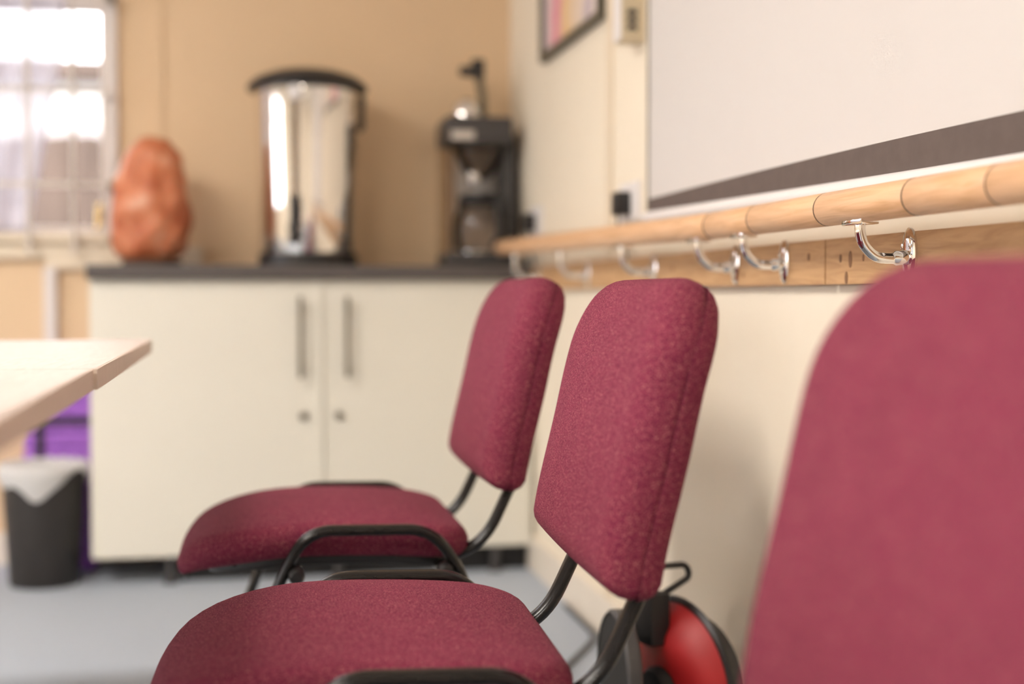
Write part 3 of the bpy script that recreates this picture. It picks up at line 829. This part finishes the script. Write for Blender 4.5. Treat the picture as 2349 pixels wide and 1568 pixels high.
def make_chair(lab, dz=0.0, db=0.0, bot=0.502, r1=0.096):
    t = thing('stacking_chair', lab, 'chair', (0, 0, 0), 0, 'crimson stacking chairs along the wall')
    bm = bmesh.new()
    def warp_s(u, v, d):
        z = interp(SEAT, v)
        dish = 0
        return Vector((v - CX, u, z - d + dish + dz))
    pad(bm, 0.232, -0.095, 0.372, 0.16, 0.085, 0.052, 0.022, 0.028, warp_s, 0.014, seam=False)
    auto_smooth(link_mesh('seat', bm, M['fabric'], t), 70)
    bm = bmesh.new()
    pad(bm, 0.208, -0.045, 0.352, 0.12, 0.07, 0.020, 0.003, 0.006, lambda u, v, d: warp_s(u, v, d + 0.046), 0.0, seam=False)
    auto_smooth(link_mesh('shade_pan', bm, M['black_plastic'], t), 50)  # black pan added to deepen the shade under the seat side
    bm = bmesh.new()
    def warp_b(u, v, d):
        x = interp(BACK, v); s = (interp(BACK, v + 0.01) - interp(BACK, v - 0.01)) / 0.02
        n = Vector((1, 0, -s)).normalized()                 # backwards normal
        wrap = 0.004 * (u / 0.23) ** 2
        p = Vector((x + wrap, u, v + db)) + n * d
        return Vector((p.x - CX, p.y, p.z))
    pad(bm, 0.232, bot, 0.848, 0.018, r1, 0.072, 0.034, 0.028, warp_b, 0.008)
    auto_smooth(link_mesh('backrest', bm, M['fabric'], t), 70)
    # rails under the seat running into the back uprights
    for s in (-1, 1):
        y = s * 0.165
        pts = smooth_path([(0.005, y, 0.398 + dz), (0.387, y, 0.390 + dz), (0.446, y, 0.515 + dz)], 0.085, 12)
        pts += [Vector((0.453 + 0.042 * k / 6, y, 0.545 + dz + 0.165 * k / 6)) for k in range(7)]
        pts = [(p[0] - CX, p[1], p[2]) for p in pts]
        tube_obj('back_upright', pts, 0.009, 0.015, M['black_metal'], t, 18)
        bm = bmesh.new(); B(bm, -0.006 - CX, 0.006 - CX, y - 0.017, y + 0.017, 0.386 + dz, 0.412 + dz, 0.003)
        link_mesh('rail_cap', bm, M['black_plastic'], t)
        # inverted-U leg frame beside the seat
        y = s * 0.258; yo = s * 0.272
        pts = smooth_path([(-0.07, yo, 0.018), (0.068, y, 0.380 + dz), (0.108, y, 0.453 + dz), (0.298, y, 0.450 + dz), (0.342, y, 0.390 + dz), (0.475, yo, 0.018)], 0.075, 10)
        lf = tube_obj('leg_frame', [(p[0] - CX, p[1], p[2]) for p in pts], 0.0088, 0.014, M['black_metal'], t, 18)
        for fx in (-0.07, 0.475):
            lathe_obj('foot_cap', [(0.017, 0.0), (0.018, 0.006), (0.014, 0.034)], M['black_plastic'], lf, 14, (fx - CX, yo, 0))
    for x in (0.092, 0.319):
        cb = tube_obj('cross_bar', [(x - CX, -0.262, 0.383 + dz), (x - CX, 0.262, 0.383 + dz)], 0.0095, None, M['black_metal'], t, 16, (0, 0, 1))
        for s in (-1, 1):
            lathe_obj('end_plug', [(0.0125, s * 0.256), (0.0125, s * 0.276), (0.008, s * 0.283), (0.0, s * 0.2835)], M['black_plastic'], cb, 18, (x - CX, 0, 0.387 + dz), 'y', cap1=False)
    return t

for lab, dz, db, x, y, rz, bot, r1 in (
        ('crimson fabric stacking chair in the middle, between the other two', -0.018, 0.0, -0.006, 1.662, -2.5, 0.502, 0.096),
        ('crimson fabric stacking chair nearest the cream cabinet', 0.004, 0.010, 0.0, 2.432, -0.8, 0.502, 0.096),
        ('crimson fabric stacking chair farthest from the cream cabinet', -0.010, 0.007, 0.004, 0.872, -2.0, 0.475, 0.115)):
    ch = make_chair(lab, dz, db, bot, r1)
    ch.location = (CX + x, y, 0); ch.rotation_euler.z = math.radians(rz)

# ================================================================== red machine on the floor behind the middle chair
t = thing('vacuum_cleaner', 'round red vacuum cleaner with black rim and loop handle by the skirting', 'vacuum cleaner', (0.720, 2.26, 0.0), math.radians(-72))
# local -y is the red face
VZ = 0.157
lathe_obj('red_cover', [(0.0, -0.050), (0.05, -0.048), (0.10, -0.038), (0.132, -0.020), (0.149, 0.0)], M['red'], t, 56, (0, 0, VZ), 'y', cap0=False)
lathe_obj('rim', [(0.146, -0.003), (0.152, -0.004), (0.157, 0.001), (0.157, 0.004), (0.146, 0.006)], M['black_plastic'], t, 56, (0, 0, VZ), 'y')
lathe_obj('motor_body', [(0.12, 0.01), (0.12, 0.05), (0.09, 0.065), (0.0, 0.066)], M['grey_plastic'], t, 40, (0, 0, VZ), 'y', cap1=False)
bm = bmesh.new(); B(bm, -0.040, 0.020, -0.066, -0.028, 0.240, 0.326, 0.004)
auto_smooth(link_mesh('handle_mount', bm, M['plinth'], t))
tube_obj('loop_handle', smooth_path([(0, -0.050, 0.322), (0, -0.055, 0.368), (0, 0.018, 0.366), (0, 0.026, 0.345), (0, -0.035, 0.318)], 0.018), 0.0055, None, M['black_plastic'], t, 10, (1, 0, 0))
lathe_obj('hub', [(0.0, -0.066), (0.036, -0.066), (0.042, -0.058), (0.042, -0.040)], M['plinth'], t, 24, (0.02, 0, 0.165), 'y', cap0=False)
hs = thing('wand_head', 'black oval cleaner head leaning by the red vacuum cleaner', 'nozzle', (0.600, 2.185, 0.0), math.radians(-90))
bm = bmesh.new()
lathe(bm, [(0.0, -0.012), (0.088, -0.012), (0.095, -0.006), (0.095, 0.006), (0.088, 0.012), (0.0, 0.012)], 44, (0, 0, 0.215), 'y', False, False)
auto_smooth(link_mesh('head_disc', bm, M['plinth'], hs))
lathe_obj('grey_rim', [(0.092, -0.013), (0.0975, -0.008), (0.0975, 0.008), (0.092, 0.013)], M['grey_plastic'], hs, 44, (0, 0, 0.215), 'y', cap0=False, cap1=False)
tube_obj('stem', [(0.0, 0.0, 0.0), (0.0, 0.0, 0.13)], 0.016, None, M['plinth'], hs, 14)
cb = tube_obj('floor_cable', smooth_path([(0.50, 2.60, 0.006), (0.62, 2.84, 0.006), (0.74, 3.066, 0.006), (0.838, 3.25, 0.006), (0.842, 3.6, 0.006)], 0.08), 0.006, None, M['grey_plastic'], None, 10)
tag(cb, 'grey cable lying on the carpet along the skirting', 'cable')
